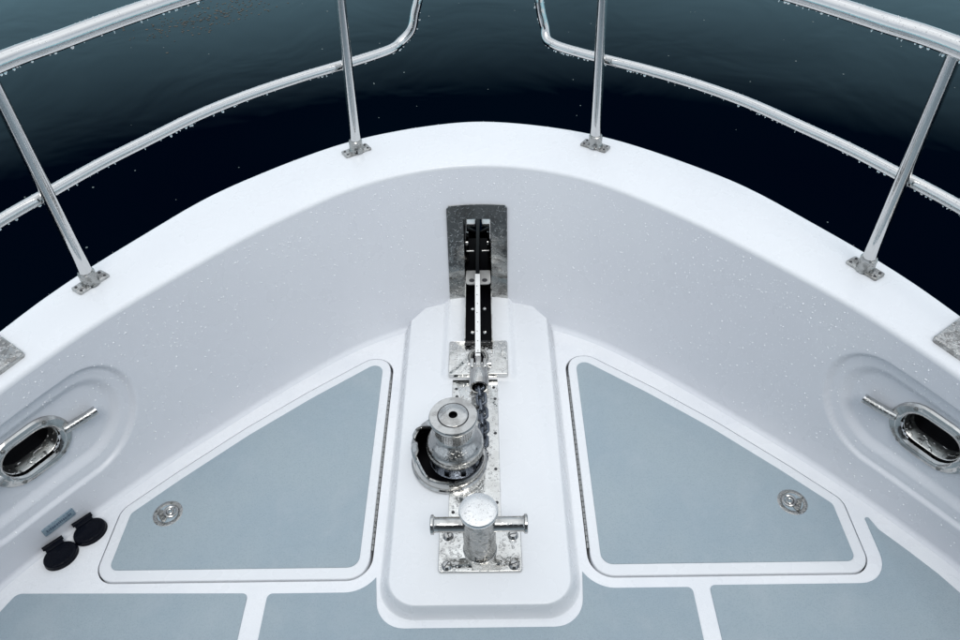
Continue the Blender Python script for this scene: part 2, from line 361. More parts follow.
mb.f.append(tuple(KR * n + i for i in range(n)))
part('plinth', mb, M['gelcoat'], deck, ang=60)
P2 = rounded([(-.112, 1.345, .03), (.112, 1.345, .03), (.110, 1.72, 0), (-.110, 1.72, 0)], 8)
tier(P2, sprof(.026, .0497, .0645, 10), 'anchor_plinth', deck)

# ------------------------------------------------------------------ locker hatches
def screw_mb(T, r=.0045, h=.0018): return MB().lathe([(r, 0), (r, h * .5), (r * .8, h), (r * .35, h), (r * .3, h * .4), (.0002, h * .4)], 12, T, capt=False)
def latch(parent, x, y, rot):
    T = Tr(x, y, .0045) @ Matrix.Rotation(rot, 4, 'Z')
    fl = part('latch', MB().lathe([(.036, 0), (.0355, .0015), (.034, .002), (.027, .0022), (.025, .001), (.0245, -.004)], 40, T, capb=False, capt=False), M['latch_steel'], parent)
    part('latch_cup', MB().lathe([(.0272, .0024), (.0250, .0016), (.024, -.002), (.0002, -.003)], 32, T, capb=False, capt=False), M['dull_steel'], fl)
    part('pull_ring', MB().torus(.0145, .0036, T @ Tr(.008, 0, .002) @ Matrix.Rotation(.12, 4, 'Y')).torus(.0070, .0028, T @ Tr(.007, .001, .003)), M['steel'], fl)
    part('lock_tongue', MB().prism(rrect(-.021, -.010, -.008, .010, .004), -.005, .003, .001, T).lathe([(.0075, -.004), (.0075, .004), (.005, .005), (.0002, .005)], 16, T @ Tr(-.013, .012, 0), capt=False).lathe([(.0065, -.004), (.0065, .003), (.005, .004), (.0002, .004)], 16, T @ Tr(-.014, -.011, 0), capt=False), M['dull_steel'], fl)
    for a in (.9, 2.3, 4.0, 5.4):
        part('screw', screw_mb(T @ Tr(.030 * math.cos(a), .030 * math.sin(a), .0016), .003), M['dull_steel'], fl)
for sg, lab, lx, ly, rot in ((-1, 'triangular locker hatch left of the windlass beside the black deck filler caps', -.766, .977, .65), (1, 'triangular locker hatch right of the windlass beside the pointed nonskid pad', .762, .985, -.5 + PI)):
    h = thing('locker_hatch', (sg * .5, 1.05, 0), lab, 'hatch', 'triangular locker hatches either side of the windlass')
    o = hatch_outline(sg, .0035)
    o = [(x + sg * (.0045 * max(0, 1 - (abs(x) - .25) / .02) if abs(x) < .27 else 0), y) for x, y in o]
    part('lid', MB().prism(o, -.030, .0035, .003), M['gelcoat'], h)
    p = hatch_outline(sg, .032)
    p = [(x, max(y, .83)) for x, y in p]
    part('nonskid_panel', MB().prism(inset(hatch_outline(sg, .020), .011), .0030, .0058, .0014), M['nonskid'], h)
    part('gasket', MB().tube([(x, y, -.012) for x, y in hatch_outline(sg, .0015)], .0018, 6, closed=True), M['groove'], h)
    hg = part('hinge', MB().tube([(sg * .2535, .872, -.001), (sg * .2535, 1.405, -.001)], .0028, 8), M['dull_steel'], h)
    kn = MB()
    for k in range(34): kn.tube([(sg * .2535, .873 + k * .01565, -.0005), (sg * .2535, .873 + k * .01565 + .0125, -.0005)], .0033, 8)
    part('hinge_knuckles', kn, M['latch_steel'], hg, kind='stuff')
    latch(h, lx, ly, rot)

# ------------------------------------------------------------------ windlass strip plate, windlass
wp = thing('windlass_plate', (-.01, 1.1, .05), 'long wet steel strip plate screwed down under the windlass', 'steel plate')
part('plate', MB().prism(rrect(-.073, .905, .051, 1.378, .004), .0497, .0540, .001), M['wet_steel'], wp)
for x, y in ((.040, 1.325), (.043, 1.285), (.042, 1.17), (.041, 1.06), (.042, .965), (-.062, 1.322), (-.060, 1.295), (-.062, .94), (.041, .92)):
    part('screw', screw_mb(Tr(x, y, .0537), .0042), M['groove'], wp)

AX, AY = -.057, 1.085
wl = thing('windlass', (AX, AY, .054), 'polished steel vertical windlass with ribbed drum and open chain casing', 'windlass')
T0 = Tr(AX, AY, 0); TC = Tr(-.074, 1.085, 0)
part('base_flange', MB().lathe([(.0945, .0535), (.0945, .060), (.091, .063), (.0002, .063)], 64, TC, capt=False), M['steel'], wl)
# casing wall, high at the back-left and low in front
cs = MB(); n = 72; vsx = []; fsx = []
def ctop(a):
    d = abs((a - math.radians(150) + PI) % (2 * PI) - PI); return .088 + .042 * (1 - float(smooth((d - 1.0) / .5)))
for i in range(n):
    a = 2 * PI * i / n; c, s_ = math.cos(a), math.sin(a); t = ctop(a)
    for r, z in ((.090, .063), (.091, .075), (.0905, t - .004), (.088, t), (.083, t), (.0815, t - .004), (.0815, .064)): vsx.append((r * c, r * s_, z))
for i in range(n):
    j = (i + 1) % n
    for k in range(6): fsx.append((i * 7 + k, j * 7 + k, j * 7 + k + 1, i * 7 + k + 1))
part('casing', MB().add(vsx, fsx, TC), M['steel'], wl)
# cover segment over the back-left of the casing, with ragged scooped lip
cv = MB(); vsx = []; fsx = []; A0, A1, n = math.radians(62), math.radians(212), 40
for i in range(n + 1):
    f = i / n; a = A0 + (A1 - A0) * f; ri = .086 - .030 * smooth(f / .12) * smooth((.62 - f) / .2) - .012 * smooth((f - .7) / .1) * smooth((1 - f) / .1)
    c, s_ = math.cos(a), math.sin(a)
    for r, z in ((.0905, .126), (.088, .1325), (float(ri) + .004, .137), (float(ri), .134), (float(ri), .128)): vsx.append((r * c, r * s_, z))
for i in range(n):
    for k in range(5): fsx.append((i * 5 + k, (i + 1) * 5 + k, (i + 1) * 5 + (k + 1) % 5, i * 5 + (k + 1) % 5))
fsx += [tuple(range(5)), tuple(n * 5 + k for k in range(5))[::-1]]
part('casing_cover', MB().add(vsx, fsx, TC), M['steel'], wl)
part('casing_floor', MB().lathe([(.0812, .0662), (.0002, .0665)], 48, TC, capb=False, capt=False), M['liner'], wl)
part('casing_lining', MB().lathe([(.0810, .066), (.0810, .0845)], 64, TC, capb=False, capt=False), M['liner'], wl)  # black floor and band paint the shade inside the open casing
part('chain_wheel', MB().lathe([(.058, .064), (.066, .068), (.066, .074), (.046, .086), (.044, .092), (.046, .098), (.065, .108), (.066, .114), (.058, .118)], 48, T0), M['cast_steel'], wl)
pk = MB()
for k in range(10):
    a = 2 * PI * k / 10; pk.box((.048, -.006, .080), (.066, .006, .104), T0 @ Matrix.Rotation(a, 4, 'Z'), .002)
part('chain_pockets', pk, M['cast_steel'], wl, kind='stuff')
part('brake_ring', MB().lathe([(.066, .114), (.0700, .116), (.0700, .121), (.066, .124)], 56, T0, capb=True), M['dull_steel'], wl)
drum = part('drum', MB().lathe([(.066, .124), (.068, .127), (.0690, .133), (.0685, .140), (.065, .147), (.059, .154), (.052, .160), (.047, .166), (.0435, .173), (.0425, .180), (.0425, .212), (.0435, .217), (.047, .221)], 64, T0), M['drum_steel'], wl)
rb = MB()
for k in range(40):
    a = 2 * PI * k / 40
    for q in range(7): rb.box((.0415, -.0022, .176 + q * .0054), (.0438, .0022, .180 + q * .0054), T0 @ Matrix.Rotation(a, 4, 'Z'), .0005)
part('grip_ribs', rb, M['steel'], drum, kind='stuff')
part('drum_top', MB().lathe([(.046, .220), (.0555, .223), (.0570, .228), (.0570, .234), (.0550, .237), (.0372, .2375), (.0365, .2352), (.0350, .2352), (.0345, .2385), (.033, .2395), (.0105, .2395), (.0100, .238), (.0095, .222), (.0002, .222)], 64, T0, capt=False), M['steel'], wl)
part('socket', MB().lathe([(.0098, .2385), (.0092, .2300), (.0002, .2295)], 24, T0, capb=False, capt=False), M['liner'], wl)
part('seam_ring', MB().torus(.0362, .0011, T0 @ Tr(0, 0, .2365), 48), M['groove'], wl)

# ------------------------------------------------------------------ mooring bitt
bt = thing('mooring_bitt', (.001, .84, .05), 'polished steel mooring post with crossbar on a four-bolt base plate', 'mooring bitt')
part('base_plate', MB().prism(rrect(-.0925, .788, .0955, .893, .008), .0497, .0590, .002), M['wet_steel'], bt)
Tb = Tr(.0015, .842, 0)
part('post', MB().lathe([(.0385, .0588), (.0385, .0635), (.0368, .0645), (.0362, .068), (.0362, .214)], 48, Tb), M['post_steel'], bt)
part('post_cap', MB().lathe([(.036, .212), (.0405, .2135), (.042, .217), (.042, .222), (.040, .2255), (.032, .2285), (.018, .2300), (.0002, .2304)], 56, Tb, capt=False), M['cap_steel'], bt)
cb = Matrix(((0, 0, 1, .0015), (1, 0, 0, .842), (0, 1, 0, .166), (0, 0, 0, 1)))
for s_ in (-1, 1):
    Q = cb @ Matrix.Rotation(0 if s_ > 0 else PI, 4, 'X')
    part('crossbar_arm', MB().lathe([(.0175, .030), (.0165, .040), (.0165, .094), (.0180, .097), (.0215, .0985), (.0215, .1035), (.0195, .105), (.0002, .105)], 32, Q, capt=False), M['steel'], bt)
for x, y in ((-.0725, .802), (.077, .802), (-.0715, .875), (.077, .875)):
    b_ = part('bolt', MB().lathe([(.0125, .0588), (.0125, .060), (.0100, .0635), (.0075, .0660), (.0002, .0672)], 20, Tr(x, y, 0), capt=False), M['steel'], bt)
    part('slot', MB().box((-.008, -.001, 0), (.008, .001, .0012), Tr(x, y, .0662) @ Matrix.Rotation(random.uniform(0, 3), 4, 'Z'), .0003), M['groove'], b_)

# ------------------------------------------------------------------ chain stopper block, roller channel, bow plate
sb = thing('chain_stopper_plate', (0, 1.42, .064), 'wet rectangular steel plate across the plinth under the swivel', 'steel plate')
part('plate', MB().prism(rrect(-.084, 1.355, .081, 1.483, .006), .0635, .0760, .0018), M['wet_steel'], sb)
YZ = lambda x: Matrix(((0, 0, 1, x), (1, 0, 0, 0), (0, 1, 0, 0), (0, 0, 0, 1)))
rc = thing('anchor_roller', (0, 1.75, .08), 'black lined steel anchor roller channel running out through the bow', 'anchor roller')
part('channel_liner', MB().prism([(1.463, .0655), (1.93, .0655), (1.93, .098), (1.70, .094), (1.463, .082)], -.0385, .0385, 0, YZ(0)), M['liner'], rc)  # black colour paints the dark reflections on the steel channel floor
part('liner_lip', MB().tube([(-.040, 1.466, .084), (.040, 1.466, .084)], .0075, 12), M['wet_liner'], rc)
for s_ in (-1, 1):
    part('side_plate', MB().prism([(1.463, .0655), (2.04, .0655), (2.04, .140), (1.745, .140), (1.60, .118), (1.463, .106)], 0, .0026, 0, YZ(s_ * .0385 - .0013)), M['steel'], rc)
    part('tunnel_side', MB().prism([(1.715, -.05), (2.055, -.12), (2.055, .32), (1.80, .32)], 0, .006, 0, YZ(s_ * .0435 - .003)), M['liner'], rc)  # black sides paint the darkness inside the slot
    for y in (1.505, 1.600):
        part('bolt', MB().lathe([(.0066, 0), (.0064, .0018), (.0046, .0042), (.0002, .0054)], 16, Tr(s_ * .0178, y, .0822 + (y - 1.463) * .05), capt=False), M['tube_steel'], rc)
    part('keeper_pin', MB().tube([(s_ * .034, 1.765, .178), (s_ * .012, 1.765, .178)], .0028, 10), M['steel'], rc)
    part('keeper_hole', MB().lathe([(.0082, .1372), (.0070, .1374), (.0002, .1373)], 20, Tr(s_ * .0195, 1.676, 0) @ Matrix.Identity(4), capb=False, capt=False), M['groove'], rc)
    part('keeper_strut', MB().box((s_ * .032 - .003, 1.665, .092), (s_ * .032 + .003, 1.715, .1335)), M['liner'], rc)
    part('cheek_block', MB().prism(rrect(1.80, .10, 1.86, .185, .012), 0, .008, .002, YZ(s_ * .033 - .004)), M['steel'], rc)
part('tunnel_roof', MB().box((-.048, 1.785, .318), (.048, 2.05, .322)), M['liner'], rc)
part('roller', MB().lathe([(.026, -.036), (.026, -.030), (.014, -.008), (.014, .008), (.026, .030), (.026, .036)], 32, Matrix(((0, 0, 1, 0), (1, 0, 0, 1.965), (0, 1, 0, .085), (0, 0, 0, 1)))), M['liner'], rc)
part('keeper_plate', MB().prism(rounded([(-.037, 1.660, .012), (.037, 1.660, .012), (.037, 1.722, .004), (-.037, 1.722, .004)], 6), .1330, .1370, .001), M['keeper'], rc)

bp = thing('bow_plate', (0, 1.72, .2), 'upright polished steel plate framing the anchor slot in the bow', 'steel plate')
# curved plate following the wall
def bow_plate():
    xs = np.r_[np.linspace(-.088, -.0405, 9), np.linspace(-.0405, .0405, 9)[1:-1], np.linspace(.0405, .088, 9)]
    zs = np.r_[np.linspace(.036, .300, 30), np.linspace(.300, .342, 7)[1:]]
    mb = MB(); idx = {}
    for i, x in enumerate(xs):
        for j, z in enumerate(zs):
            s = float(np.interp(x, cI[380:421, 0], sI[380:421])); i0 = float(np.interp(s, sI, np.arange(801)))
            f = z / HB; y = float(np.interp(x, cB[370:431, 0], cB[370:431, 1]) * (1 - f) + np.interp(x, cI[370:431, 0], cI[370:431, 1]) * f)
            zc = z
            r = .006
            xx = x
            if z > .342 - r:
                lim = .088 - (r - math.sqrt(max(r * r - (z - .342 + r) ** 2, 0))); xx = max(-lim, min(lim, x))
            idx[i, j, 0] = len(mb.v); mb.v.append((xx, y - .0045, zc)); idx[i, j, 1] = len(mb.v); mb.v.append((xx, y - .0005, zc))
    def hole(i, j): return -.0406 <= xs[i] and xs[i + 1] <= .0406 and zs[j + 1] <= .3001
    for i in range(len(xs) - 1):
        for j in range(len(zs) - 1):
            if hole(i, j): continue
            mb.f.append((idx[i, j, 0], idx[i + 1, j, 0], idx[i + 1, j + 1, 0], idx[i, j + 1, 0]))
            mb.f.append((idx[i, j, 1], idx[i, j + 1, 1], idx[i + 1, j + 1, 1], idx[i + 1, j, 1]))
            for (a, b, di, dj) in (((i, j), (i, j + 1), -1, 0), ((i + 1, j + 1), (i + 1, j), 1, 0), ((i + 1, j), (i, j), 0, -1), ((i, j + 1), (i + 1, j + 1), 0, 1)):
                ii, jj = i + di, j + dj
                if ii < 0 or jj < 0 or ii >= len(xs) - 1 or jj >= len(zs) - 1 or hole(ii, jj):
                    mb.f.append((idx[a + (0,)], idx[b + (0,)], idx[b + (1,)], idx[a + (1,)]))
    return mb
part('plate', bow_plate(), M['bow_steel'], bp)
for x, z in ((-.072, .052), (.072, .052), (-.074, .315), (.074, .315)):
    y = 1.668 + (1.816 - 1.668) * z / HB - .008
    part('screw', screw_mb(frame((x, y, z), (1, 0, 0), (0, -1, .3)), .0045), M['groove'], bp)

# anchor: flat shank inside the channel, flukes hanging outside the stem
an = thing('anchor', (0, 1.8, .12), 'stowed anchor with a pale flat shank lying in the roller channel', 'anchor')
part('shank', MB().prism([(1.383, .106), (1.64, .150), (1.672, .154), (1.672, .166), (1.64, .163), (1.383, .120)], -.0072, .0072, .0012, YZ(-.0015)), M['shank'], an)
part('shank_outer', MB().prism([(1.668, .120), (2.04, .060), (2.22, -.02), (2.25, .02), (2.1, .085), (1.668, .163)], -.0055, .0055, .0012, YZ(-.0015)), M['liner'], an)  # rest of the same shank, painted black for the shade in the slot
hk = MB()
for k in range(8): hk.lathe([(.0017, 0), (.0017, .0004), (.0002, .0004)], 8, Tr(-.0015 + random.uniform(-.002, .002), 1.40 + k * .032, .1233 + k * .00535), capt=False)
part('shank_rivets', hk, M['dull_steel'], an, kind='stuff')
for s_ in (-1, 1):
    part('fluke_shoulder', MB().prism(rounded([(-.014, 0, .004), (.014, 0, .004), (.016, .075, .006), (-.016, .075, .006)], 4), 0, .010, .002, Tr(s_ * .0255, 2.045, .058) @ Matrix.Rotation(-.35, 4, 'X')), M['shank'], an)  # pale plates placed to paint the bright patches seen through the slot
    part('fluke', MB().add([(s_ * .010, 2.10, .02), (s_ * .050, 2.12, .02), (s_ * .16, 2.14, -.12), (s_ * .05, 2.20, -.42), (s_ * .008, 2.24, -.44), (s_ * .010, 2.11, .01), (s_ * .050, 2.13, .01), (s_ * .16, 2.15, -.13), (s_ * .05, 2.21, -.43), (s_ * .008, 2.25, -.45)],
        [(0, 1, 2, 3, 4), (9, 8, 7, 6, 5), (0, 5, 6, 1), (1, 6, 7, 2), (2, 7, 8, 3), (3, 8, 9, 4), (4, 9, 5, 0)]), M['steel'], an)

# shackle ring + swivel + chain
sw = thing('anchor_swivel', (0, 1.33, .1), 'thick steel swivel joining the anchor shank to the chain', 'swivel')
Ty = Matrix(((1, 0, 0, .001), (0, 0, 1, 0), (0, -1, 0, .1025), (0, 0, 0, 1)))    # local z -> +y
part('body', MB().lathe([(.0195, 1.284), (.0240, 1.285), (.0262, 1.290), (.0262, 1.335), (.0248, 1.340), (.0238, 1.341), (.0225, 1.352), (.0002, 1.353)], 40, Ty, capb=False, capt=False), M['steel'], sw)
part('bore', MB().lathe([(.0196, 1.2842), (.0185, 1.310), (.0002, 1.311)], 24, Ty, capb=False, capt=False), M['liner'], sw)
part('shackle_ring', MB().torus(.0230, .0062, Tr(-.001, 1.392, .104) @ Matrix.Rotation(.35, 4, 'X'), 40, .95), M['dull_steel'], sw)
part('shackle_eye', MB().torus(.0125, .0040, Tr(-.001, 1.382, .114) @ Matrix.Rotation(.35, 4, 'X'), 28), M['liner'], sw)
part('tongue', MB().prism(rrect(-.0085, 1.345, .0075, 1.378, .004), .100, .126, .003), M['steel'], sw)
for s_ in (-1, 1): part('fork_cheek', MB().prism(rrect(s_ * .0175 - .0055, 1.340, s_ * .0175 + .0055, 1.372, .004), .090, .124, .003), M['steel'], sw)
part('fork_pin', MB().tube([(-.028, 1.362, .108), (.030, 1.362, .108)], .0060, 14).lathe([(.0095, .028), (.0095, .034), (.007, .0355), (.0002, .0355)], 16, Matrix(((0, 0, 1, 0), (1, 0, 0, 1.362), (0, 1, 0, .108), (0, 0, 0, 1))), capt=False), M['tube_steel'], sw)

ch = thing('anchor_chain', (0, 1.2, .08), 'short run of dark anchor chain from swivel to windlass', 'chain')
link_me = None
pth = [Vector((.002, 1.300, .100)), Vector((.006, 1.265, .094)), Vector((.010, 1.215, .086)), Vector((.013, 1.155, .084)), Vector((.008, 1.10, .088))]
def chain_pos(d):
    for a, b in zip(pth, pth[1:]):
        L = (b - a).length
        if d <= L: return a + (b - a) * (d / L), (b - a).normalized()
        d -= L
    return b, (b - a).normalized()
lm = MB(); half = .0085
lp = [(half * math.cos(t) + (.0085 if math.cos(t) > 0 else -.0085), .0115 * math.sin(t), 0) for t in [2 * PI * k / 20 + .01 for k in range(20)]]
lm.tube(lp, .0046, 8, closed=True); link_me = lm.mesh('chain_link', M['cast_steel'])
for k in range(9):
    p, t = chain_pos(.002 + k * .0225)
    o = bpy.data.objects.new('chain_link', link_me); C.objects.link(o); o.parent = ch
    fm = frame(p, t, (0, 0, 1)) @ Matrix.Rotation(PI / 2 * (k % 2) + .35, 4, 'X'); o.matrix_local = Tr(*(-ch.location)) @ fm

# ------------------------------------------------------------------ hawse holes in the bulwark recesses
def stadium(hl, hh, seg=14):
    o = []
    for k in range(seg + 1): a = -PI / 2 + PI * k / seg; o.append((hl - hh + hh * math.cos(a), hh * math.sin(a)))
    for k in range(seg + 1): a = PI / 2 + PI * k / seg; o.append((-(hl - hh) + hh * math.cos(a), hh * math.sin(a)))
    return o
for sg, lab in ((-1, 'oval steel hawse fairlead in the left bulwark recess above the filler caps'), (1, 'oval steel hawse fairlead in the right bulwark recess above the pointed pad')):
    p = wall_pt(sg * HS, HZ); n_ = wall_n(sg * HS, HZ)
    ta = Vector(WALL[nearest_s(sg * HS + .06), 92] - WALL[nearest_s(sg * HS - .06), 92]).normalized() * sg    # pointing aft
    if n_.dot(Vector((-sg, 0, 0))) < 0: n_ = -n_
    X = -ta                                        # towards the bow
    Tf = frame(p, X, n_)
    if (Tf.to_3x3() @ Vector((0, 1, 0))).z < 0: vy = -1
    else: vy = 1
    h = thing('hawse_fairlead', p, lab, 'fairlead', 'hawse fairleads in the bulwark')
    ol, il = (.094, .068), (HHL, HHH)
    prof = [(ol[0], ol[1], -.001), (ol[0], ol[1], .004), (ol[0] - .004, ol[1] - .004, .0085), (ol[0] - .014, ol[1] - .014, .0105), (il[0] + .006, il[1] + .006, .0095), (il[0] + .001, il[1] + .001, .005), (il[0], il[1], -.001), (il[0], il[1], -.006)]
    vsx = []; fsx = []; m_ = 30
    for a, b, z in prof: vsx += [(x, y, z) for x, y in stadium(a, b)]
    for k in range(len(prof) - 1):
        for i in range(m_): j = (i + 1) % m_; fsx.append((k * m_ + i, k * m_ + j, (k + 1) * m_ + j, (k + 1) * m_ + i))
    part('flange', MB().add(vsx, fsx, Tf), M['steel'], h)
    vsx = []; fsx = []
    for a, b, z in ((il[0] + .003, il[1] + .003, -.004), (il[0] - .001, il[1] - .001, -.008), (il[0] - .006, il[1] - .007, -.040)): vsx += [(x, y, z) for x, y in stadium(a, b)]
    for k in range(2):
        for i in range(m_): j = (i + 1) % m_; fsx.append((k * m_ + i, k * m_ + j, (k + 1) * m_ + j, (k + 1) * m_ + i))
    part('throat', MB().add(vsx, fsx, Tf), M['throat'], h)
    part('cavity', MB().prism(stadium(il[0] - .004, il[1] - .006), -.090, -.0395, 0, Tf), M['liner'], h)  # solid black plug paints the dark hollow behind the throat
    for k, (a, b) in enumerate(((.052, .050), (-.045, .052), (.080, -.005), (.050, -.052), (-.048, -.052), (-.080, .006))):
        part('screw', screw_mb(Tf @ Tr(a, vy * b, .0098), .0052, .002), M['dull_steel'], h)
    for e_ in (1, -1):
        a0 = Vector((e_ * .078, vy * .000, .010)); pts = []
        for f in np.linspace(0, 1, 9): pts.append(Tf @ (a0 + Vector((e_ * .074 * f, vy * .004 * f * f, .016 * f))))
        hn = part('horn', MB().tube(pts, [.0108] * 7 + [.0110, .0110], 14), M['drum_steel'], h)
        part('horn_end', MB().tube([pts[-1] + (pts[-1] - pts[-2]).normalized() * d for d in (-.003, .0012)], .0119, 14), M['tube_steel'], hn)

# ------------------------------------------------------------------ deck filler caps and label
for (x, y, lab) in ((-.986, .868, 'black hinged deck filler cap nearer the photo bottom left'), (-.940, .930, 'black hinged deck filler cap nearer the locker hatch')):
    c = thing('filler_cap', (x, y, 0), lab, 'filler cap', 'black deck filler caps')
    wdir = Vector((-.70, .71)); ang_ = math.atan2(wdir.y, wdir.x); T = Tr(x, y, 0) @ Matrix.Rotation(ang_, 4, 'Z')
    el = [( .032 * math.cos(t), .039 * math.sin(t)) for t in [2 * PI * k / 40 for k in range(40)]]
    part('flange', MB().prism(el, 0, .006, .002, T), M['black'], c)
    lid = part('lid', MB().prism([(a * .97, b * .97) for a, b in el], .006, .016, .005, T), M['black'], c)
    part('hinge', MB().box((.022, -.021, .0), (.044, .021, .019), T, .003).tube([T @ Vector((.037, -.024, .017)), T @ Vector((.037, .024, .017))], .0055, 12), M['black'], c)
    rg = MB()
    for k in range(14):
        t = 2 * PI * k / 14; rg.box((.0255 , -.0016, .0150), (.0300, .0016, .0168), T @ Matrix.Rotation(t, 4, 'Z') @ Tr(0, 0, 0), .0004)
    part('grip_ridges', rg, M['black'], c, kind='stuff')
s0, s1 = -1.350, -1.272
p = (wall_pt(s0, .050) + wall_pt(s1, .046)) / 2; n_ = wall_n(-1.31, .055)
if n_.x < 0: n_ = -n_
lb = thing('label_plate', p, 'small blue grey label stuck on the bulwark above the filler caps', 'label')
Tl = frame(p + n_ * .0005, wall_pt(s1, .05) - wall_pt(s0, .05), n_)
part('plate', MB().prism(rrect(-.039, -.0125, .039, .0125, .003), 0, .0022, .0006, Tl), M['label'], lb)
mk = MB(); x = -.031
while x < .031:
    w = random.uniform(.0018, .0042); mk.box((x, -.004, .0021), (x + w, .004 * random.uniform(.5, 1), .0025), Tl, .0001); x += w + .0016
part('embossed_marks', mk, M['label_mark'], lb, kind='stuff')

# ------------------------------------------------------------------ steel plates on the cap at the frame edges
for sg, lab in ((-1, 'wet steel cap plate on the bulwark top at the left edge'), (1, 'wet steel cap plate on the bulwark top at the right edge')):
    c0 = Vector((sg * .966, 1.095, HB + .001)); t_ = Vector((sg * .50, -.865, 0)); n_ = Vector((sg * .82, .57, 0)).normalized()
    pl = thing('cap_plate', c0, lab, 'steel plate', 'steel plates on the bulwark cap')
    q = [c0, c0 + t_ * .30, c0 + t_ * .30 + n_ * .115, c0 + n_ * .115]
    o = rounded([(v.x, v.y, .010) for v in q], 6)
    if not is_ccw(o): o = o[::-1]
    part('plate', MB().prism(o, HB + .001, HB + .013, .003), M['plate_steel'], pl)
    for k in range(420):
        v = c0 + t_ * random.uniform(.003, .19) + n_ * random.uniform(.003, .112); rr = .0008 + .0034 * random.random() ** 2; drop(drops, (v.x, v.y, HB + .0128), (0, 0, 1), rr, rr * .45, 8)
    kc = c0 + n_ * .122 + t_ * .012
    part('bolt', MB().lathe([(.011, HB + .003), (.011, HB + .018), (.009, HB + .022), (.0002, HB + .023)], 16, Tr(kc.x, kc.y, 0), capt=False), M['dull_steel'], pl)

# ------------------------------------------------------------------ bow rails
def catmull(P, n=14):
    P = [Vector(p) for p in P]; Q = [2 * P[0] - P[1]] + P + [2 * P[-1] - P[-2]]; o = []
    for i in range(1, len(Q) - 2):
        a, b, c, d = Q[i - 1:i + 3]
        for k in range(n): t = k / n; o.append(.5 * (2 * b + (c - a) * t + (2 * a - 5 * b + 4 * c - d) * t * t + (3 * b - a - 3 * c + d) * t ** 3))
    return o + [P[-1]]
MID = [(1.50,-2.2,.70),(1.45,-1.2,.70),(1.38,-.4,.70),(1.30,.25,.70),(1.20,.72,.70),(1.09,1.02,.70),(.98,1.235,.70),(.918,1.338,.70),(.845,1.453,.70),(.767,1.556,.70),(.676,1.672,.70),(.573,1.772,.70),(.462,1.858,.70),(.343,1.938,.70),(.262,1.995,.70),(.225,2.025,.702),(.206,2.048,.708)]
UPL = [(.174,2.066,.735),(.160,2.075,.78),(.146,2.09,.83),(.140,2.15,.93),(.150,2.20,.985)]; UPR = [(.200,2.066,.735),(.188,2.072,.78),(.181,2.085,.83),(.176,2.15,.93),(.176,2.20,.985)]
TOP = [(1.47,-2.2,1.02),(1.42,-1.2,1.02),(1.35,-.4,1.02),(1.26,.25,1.02),(1.14,.75,1.01),(1.01,1.07,1.0),(.88,1.314,1.0),(.797,1.421,1.0),(.714,1.523,1.0),(.62,1.625,1.0),(.50,1.74,1.0),(.335,1.895,1.0),(.25,2.02,1.0),(.205,2.13,1.0),(.17,2.20,.985)]
for sg, lab in ((-1, 'polished steel bow rail along the left side of the bow'), (1, 'polished steel bow rail along the right side of the bow')):
    rl = thing('bow_rail', (sg * .9, 1.33, HB), lab, 'railing', 'bow rails either side of the bow')
    tp = catmull([(sg * x, y, z) for x, y, z in TOP]); md = catmull([(sg * x, y, z) for x, y, z in MID + (UPL if sg < 0 else UPR)])
    part('top_rail', MB().tube(tp, .0180, 20), M['tube_steel'], rl); part('mid_rail', MB().tube(md, .0128, 18), M['tube_steel'], rl)
    for (bx, by, tx, ty, tz) in ((.913, 1.328, .888, 1.305, 1.0), (.347, 1.893, .325, 1.905, 1.0), (1.335, .05, 1.29, .10, 1.02), (1.44, -.9, 1.41, -.9, 1.02)):
        i = int(np.hypot(cO[:, 0] - sg * bx, cO[:, 1] - by).argmin()); t_ = Vector((*tg[i], 0)); n3 = Vector((0, 0, 1))
        base = Vector((sg * bx, by, HB + .003)); top = Vector((sg * tx, ty, tz)); ax = (top - base).normalized()
        st = part('stanchion', MB().tube([base + ax * .008, top], [.0148, .0138], 18), M['tube_steel'], rl)
        Tbp = frame(base, t_, n3)
        part('base_plate', MB().prism(rrect(-.041, -.0185, .041, .0185, .005), 0, .0065, .0015, Tbp), M['plate_steel'], st)
        part('socket', MB().tube([base + ax * .004, base + ax * .010, base + ax * .036, base + ax * .039], [.023, .0195, .0190, .0165], 20), M['post_steel'], st)
        for a in (-.032, .032):
            for b in (-.010, .010): part('screw', screw_mb(Tbp @ Tr(a, b, .0062), .0035), M['groove'], st)
    # beads hanging under and sitting on the rails
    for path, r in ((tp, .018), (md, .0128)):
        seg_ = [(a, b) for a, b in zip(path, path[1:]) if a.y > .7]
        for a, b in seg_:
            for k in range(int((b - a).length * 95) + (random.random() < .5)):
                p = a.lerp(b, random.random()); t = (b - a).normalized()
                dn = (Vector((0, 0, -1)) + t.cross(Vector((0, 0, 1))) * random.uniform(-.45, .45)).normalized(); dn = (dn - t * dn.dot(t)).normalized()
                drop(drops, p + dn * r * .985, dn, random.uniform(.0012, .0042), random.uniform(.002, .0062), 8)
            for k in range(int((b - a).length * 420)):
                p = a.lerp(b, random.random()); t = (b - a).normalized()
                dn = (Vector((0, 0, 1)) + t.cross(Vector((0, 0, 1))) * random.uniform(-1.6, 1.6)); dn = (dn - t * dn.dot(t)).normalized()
                rr = random.uniform(.0006, .0017); drop(drops, p + dn * r * .99, dn, rr, rr * .6)
